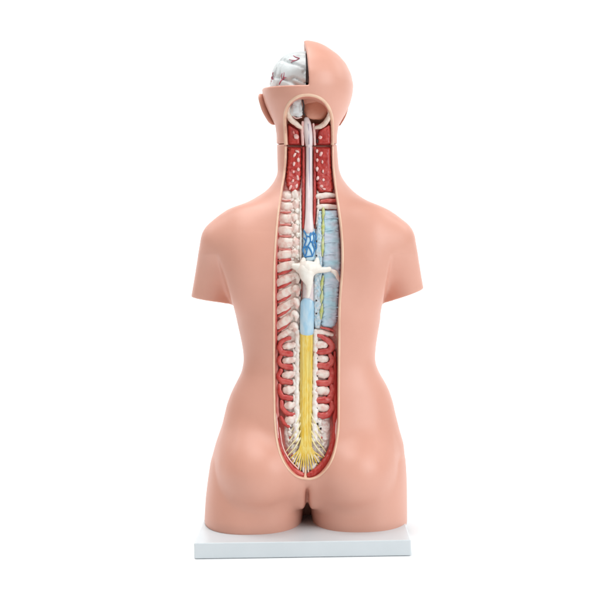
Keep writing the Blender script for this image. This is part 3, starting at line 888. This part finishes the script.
tube('sheath_edge', [(313.4, 124, 4, 1.0), (314.4, 134, 5, 1.3), (314.8, 144.4, 5, 1.2)], M['pink'], head, sides=8, wob=.2)
nl = slab('neck_muscle', [(124.6, 287.4, 289.4), (130, 287.4, 299.4), (138, 287.4, 300.6), (144.8, 287.4, 300.8)], M['muscle'], head, h=5.6, round_=3, bump=.8, bfreq=.4, endround=1.2)
nr = slab('neck_muscle', [(124.6, 329, 331), (130, 318, 331.4), (138, 316.6, 331.4), (144.8, 316.6, 331.4)], M['muscle'], head, h=5.6, round_=3, bump=.8, bfreq=.4, endround=1.2)
blob('muscle_stump', 296.4, 136.6, 6.4, 2.4, 2.8, 1.8, M['pink'], nl, rot=-.6, wob=.3)
blob('muscle_stump', 293.6, 132.6, 6.0, 1.0, 2.0, 1.2, M['bandpink'], nl, rot=-.4, wob=.3)
blob('muscle_stump', 320.2, 137.4, 6.4, 1.8, 1.8, 1.6, M['pink'], nr, wob=.3)
blob('muscle_stump', 317.4, 141, 5.6, .8, 2.2, 1.2, M['dark'], nr, wob=.3)


# ------------------------------------------------------------------ ears
def ear(side, pts, name):
    """pts: (u, v, Y, half width across, half thickness): a leaf-like shell, swept top to lobe, hollow on the face side"""
    q = catmull(pts, 26)
    verts, faces = [], []
    ns = 20
    for i, (u, v, y, a, b) in enumerate(q):
        for j in range(ns):
            t = 2 * math.pi * j / ns
            cx, cy = math.cos(t), math.sin(t)
            hol = 0.55 * b * max(0, cy) * max(0.0, 1 - (cx / .75) ** 2)       # concha
            off = (b * cy - hol * 1.4)
            # width runs back-to-front and outwards, thickness across it
            verts.append(W(u + side * (a * cx * -0.38 + off * .9), v, y + a * cx * .92 + off * .35))
    for i in range(len(q) - 1):
        for j in range(ns):
            a_, b_ = i * ns + j, i * ns + (j + 1) % ns
            faces.append((a_, b_, b_ + ns, a_ + ns) if side > 0 else (a_, a_ + ns, b_ + ns, b_))
    faces.append(tuple(range(ns)))
    faces.append(tuple((len(q) - 1) * ns + j for j in range(ns))[::-1])
    return link_mesh(name, verts, faces, M['skin'], head)


ear(-1, [(263.4, 92.6, 10, 1.5, 1.2), (262.4, 93.2, 10, 7, 2.4), (263.2, 97.5, 10, 11, 3.2), (265.0, 104, 11, 12, 3.4), (267.0, 111, 12, 10.5, 3.4), (269.8, 117.6, 12, 8, 3.2), (271.8, 121.8, 12, 5, 3.0), (273, 123.6, 11, 1.8, 1.6)], 'ear')
ear(1, [(347.1, 99, 20, 1.5, .8), (347.1, 101, 20, 5, 1.4), (346.3, 106, 20, 6, 1.7), (344.7, 112, 20, 6, 1.7), (342.9, 117, 20, 5, 1.5), (341.1, 121, 20, 3.4, 1.2), (340.3, 123.4, 20, 1.5, .7)], 'ear')

# added dark sheet standing in for the shade of the midline skull gap
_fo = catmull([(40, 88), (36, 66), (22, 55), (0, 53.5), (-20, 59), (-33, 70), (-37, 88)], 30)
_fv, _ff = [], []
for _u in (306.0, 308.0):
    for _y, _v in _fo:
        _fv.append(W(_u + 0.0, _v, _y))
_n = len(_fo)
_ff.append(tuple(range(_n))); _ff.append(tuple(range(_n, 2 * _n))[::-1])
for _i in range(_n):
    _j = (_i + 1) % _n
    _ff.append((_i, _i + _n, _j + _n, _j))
link_mesh('gap_shade_sheet', _fv, _ff, M['dark'], head, smooth=False)

# ------------------------------------------------------------------ brain half
brn = thing('brain_hemisphere', 'pale grey brain half with thin red arteries sitting in the opened left skull', 'brain model', W(290, 89, 6))
bc, br, BN = (306.0, 8.0, 88.0), (36.6, 44.0, 36.6), 2.5
bm = bmesh.new()
bmesh.ops.create_icosphere(bm, subdivisions=6, radius=1)


def gyri(n):
    x, y, z = n
    w = mnoise.noise((x * 2.1 + 5, y * 2.1, z * 2.1)) * 1.7
    v1 = math.sin(7.5 * x + 4 * w + 3 * z) + math.sin(8.0 * z - 3.4 * w + 4 * y)
    return -1.7 * math.exp(-(v1 / 0.34) ** 2)


def brain_r(n):
    return 1.0 + (gyri(n) * 1.0 + 0.9 * mnoise.noise((n[0] * 3, n[1] * 3, n[2] * 3))) / 36.0


vv = []
for v in bm.verts:
    n = v.co.normalized()
    k = brain_r(n) * (abs(n.x) ** BN + abs(n.y) ** BN + abs(n.z) ** BN) ** (-1 / BN)
    u = bc[0] + n.x * br[0] * k
    u = min(u, 305.6)
    w = bc[2] - n.z * br[2] * k
    w = min(w, 97.0)
    vv.append(W(u, w, bc[1] + n.y * br[1] * k))
ff_ = [tuple(l.vert.index for l in f.loops) for f in bm.faces]
bm.free()
lobe = link_mesh('cerebral_lobe', vv, ff_, M['brain'], brn)


def brainpt(px, py):
    y = -20.0
    for _ in range(5):
        u, v = unproj(px, py, y)
        a, c = (u - bc[0]) / br[0], (bc[2] - v) / br[2]
        y = bc[1] - br[1] * max(0.02, 1 - abs(a) ** BN - abs(c) ** BN) ** (1 / BN)
    n = Vector((a, (y - bc[1]) / br[1], c)).normalized()
    k = (brain_r(n) + .008) * (abs(n.x) ** BN + abs(n.y) ** BN + abs(n.z) ** BN) ** (-1 / BN)
    return Vector(W(bc[0] + n.x * br[0] * k, bc[2] - n.z * br[2] * k, bc[1] + n.y * br[1] * k))


def artery(pts, r0, r1):
    q = catmull(pts, 14)
    C = [brainpt(a, b) for a, b in q]
    verts, faces = [], []
    ns = 7
    for i, c in enumerate(C):
        t = (C[min(i + 1, 13)] - C[max(i - 1, 0)]).normalized()
        a = t.cross(Vector((0, -1, 0.2))).normalized()
        b = a.cross(t)
        r = (r0 + (r1 - r0) * i / 13) * S * .8
        for j in range(ns):
            th = 2 * math.pi * j / ns
            verts.append(c + a * (r * math.cos(th)) + b * (r * math.sin(th)))
    for i in range(13):
        for j in range(ns):
            a, b = i * ns + j, i * ns + (j + 1) % ns
            faces.append((a, b, b + ns, a + ns))
    faces.append(tuple(range(ns))[::-1]); faces.append(tuple(13 * ns + j for j in range(ns)))
    link_mesh('artery', verts, faces, M['artery'], lobe)


artery([(293, 55.4), (295.6, 57), (299.4, 58)], .45, .6)
artery([(299.4, 58), (296, 60), (290.4, 61.4)], .6, .4)
artery([(296, 60), (293, 60), (289, 59.4)], .35, .25)
artery([(279.4, 84.6), (281.4, 80.6), (284.6, 77.4)], .7, .6)
artery([(281.4, 80.6), (281.0, 77), (282.6, 73.4)], .5, .3)
artery([(282.2, 79.4), (284, 76), (284.4, 72.6)], .5, .3)
artery([(284, 78.2), (286.4, 77.6)], .5, .3)
artery([(270.8, 82), (271.2, 77.4), (273.6, 72.6)], .7, .4)
artery([(271.2, 77.4), (272.4, 79), (274, 79.6)], .4, .25)

# ------------------------------------------------------------------ board
bd = bmesh.new()
yaw = math.radians(-0.9)
W2, Y0, Y1 = 99.2, -94.0, 80.0
cs = []
cz = [(-W2, Y0), (W2, Y0), (W2, Y1), (-W2, Y1)]
cu = 298.4 - CX
vs_ = []
for z in (0.0, 14.4):
    for (x, y) in cz:
        xr = x * math.cos(yaw) - y * math.sin(yaw) + cu * 1.0
        yr = x * math.sin(yaw) + y * math.cos(yaw)
        vs_.append(bd.verts.new(((xr) * S, yr * S, (z + 0.4) * S)))
for f in [(3, 2, 1, 0), (4, 5, 6, 7), (0, 1, 5, 4), (1, 2, 6, 5), (2, 3, 7, 6), (3, 0, 4, 7)]:
    bd.faces.new([vs_[i] for i in f])
bmesh.ops.bevel(bd, geom=bd.edges[:], offset=1.1 * S, segments=3, profile=.6, affect='EDGES')
me = bpy.data.meshes.new('display_base')
bd.to_mesh(me); bd.free()
me.polygons.foreach_set('use_smooth', [True] * len(me.polygons))
me.materials.append(M['base'])
bo = bpy.data.objects.new('display_base', me)
COL.objects.link(bo)
md_ = bo.modifiers.new('wn', 'WEIGHTED_NORMAL')
bo['label'] = 'flat pale grey rectangular plastic board under the torso'
bo['category'] = 'display base'

# ------------------------------------------------------------------ white studio sweep
prof = [(-3.2, 0.0), (1.6, 0.0)]
R = 0.8
for i in range(1, 25):
    a = math.pi / 2 * i / 24
    prof.append((1.6 + R * math.sin(a), R - R * math.cos(a)))
prof.append((2.4, 4.0))
vs_, fs_ = [], []
for x in (-6.0, 6.0):
    for (y, z) in prof:
        vs_.append((x, y, z))
n = len(prof)
for i in range(n - 1):
    fs_.append((i, i + n, i + n + 1, i + 1))
bk = link_mesh('studio_backdrop', vs_, fs_, M['white'])
bk['kind'] = 'structure'

# ------------------------------------------------------------------ lamps
KEY, FILL, BACK, AMB, TOP = 53, 2.6, 44, 0.2, 57
def area(name, loc, target, w, h, power, col=(1, 1, 1)):
    l = bpy.data.lights.new(name, 'AREA')
    l.shape = 'RECTANGLE'; l.size = w; l.size_y = h; l.energy = power; l.color = col
    o = bpy.data.objects.new(name, l)
    o.location = loc
    o.rotation_euler = (Vector(target) - Vector(loc)).to_track_quat('-Z', 'Y').to_euler()
    COL.objects.link(o)
    return o


area('key_softbox', (2.05, -1.65, 1.45), (0.05, 0, 0.45), 1.7, 2.0, KEY, (.89, .96, 1))
area('added_overhead_lamp', (-0.45, -0.5, 2.6), (-0.2, -0.45, 0), 2.4, 1.6, TOP)  # added unseen lamp, whitens the floor and lifts the shadow on it
area('fill_softbox', (-1.5, -2.2, 1.1), (0, 0, 0.4), 1.0, 1.4, FILL, (1, .93, .87))
area('backdrop_lamp', (-1.8, 0.7, 1.9), (-1.5, 2.4, 0.8), 1.2, 1.2, BACK)
area('backdrop_lamp', (1.8, 0.7, 1.9), (1.5, 2.4, 0.8), 1.2, 1.2, BACK)

w = bpy.data.worlds.new('World')
scene.world = w
w.use_nodes = True
bg = w.node_tree.nodes['Background']
bg.inputs['Color'].default_value = (1, 1, 1, 1)
bg.inputs['Strength'].default_value = AMB

# ------------------------------------------------------------------ camera
cam = bpy.data.cameras.new('camera')
cam.sensor_width = 36
cam.lens = 36 * D / 600.0
cam.shift_y = -(300 - HV) / 600.0
cam.clip_start = 0.05
cam.clip_end = 50
co = bpy.data.objects.new('camera', cam)
co.location = (0, -D * S, ZC * S)
co.rotation_euler = (math.pi / 2, 0, 0)
# the photographer held the camera a touch out of level
from mathutils import Matrix
bpy.context.view_layer.update()
ROLL = Matrix.Translation((0, 0, ZC * S)) @ Matrix.Rotation(math.radians(1.1), 4, 'Y') @ Matrix.Translation((0, 0, -ZC * S))
for o in (tor, head, ver, brn, co):
    o.matrix_world = ROLL @ Matrix.LocRotScale(o.location, o.rotation_euler, None)
COL.objects.link(co)
scene.camera = co

for o in COL.objects:
    if '_org' in o:
        del o['_org']
vs = scene.view_settings
vs.view_transform = 'Standard'
vs.look = 'None'
vs.exposure = 0
vs.gamma = 1
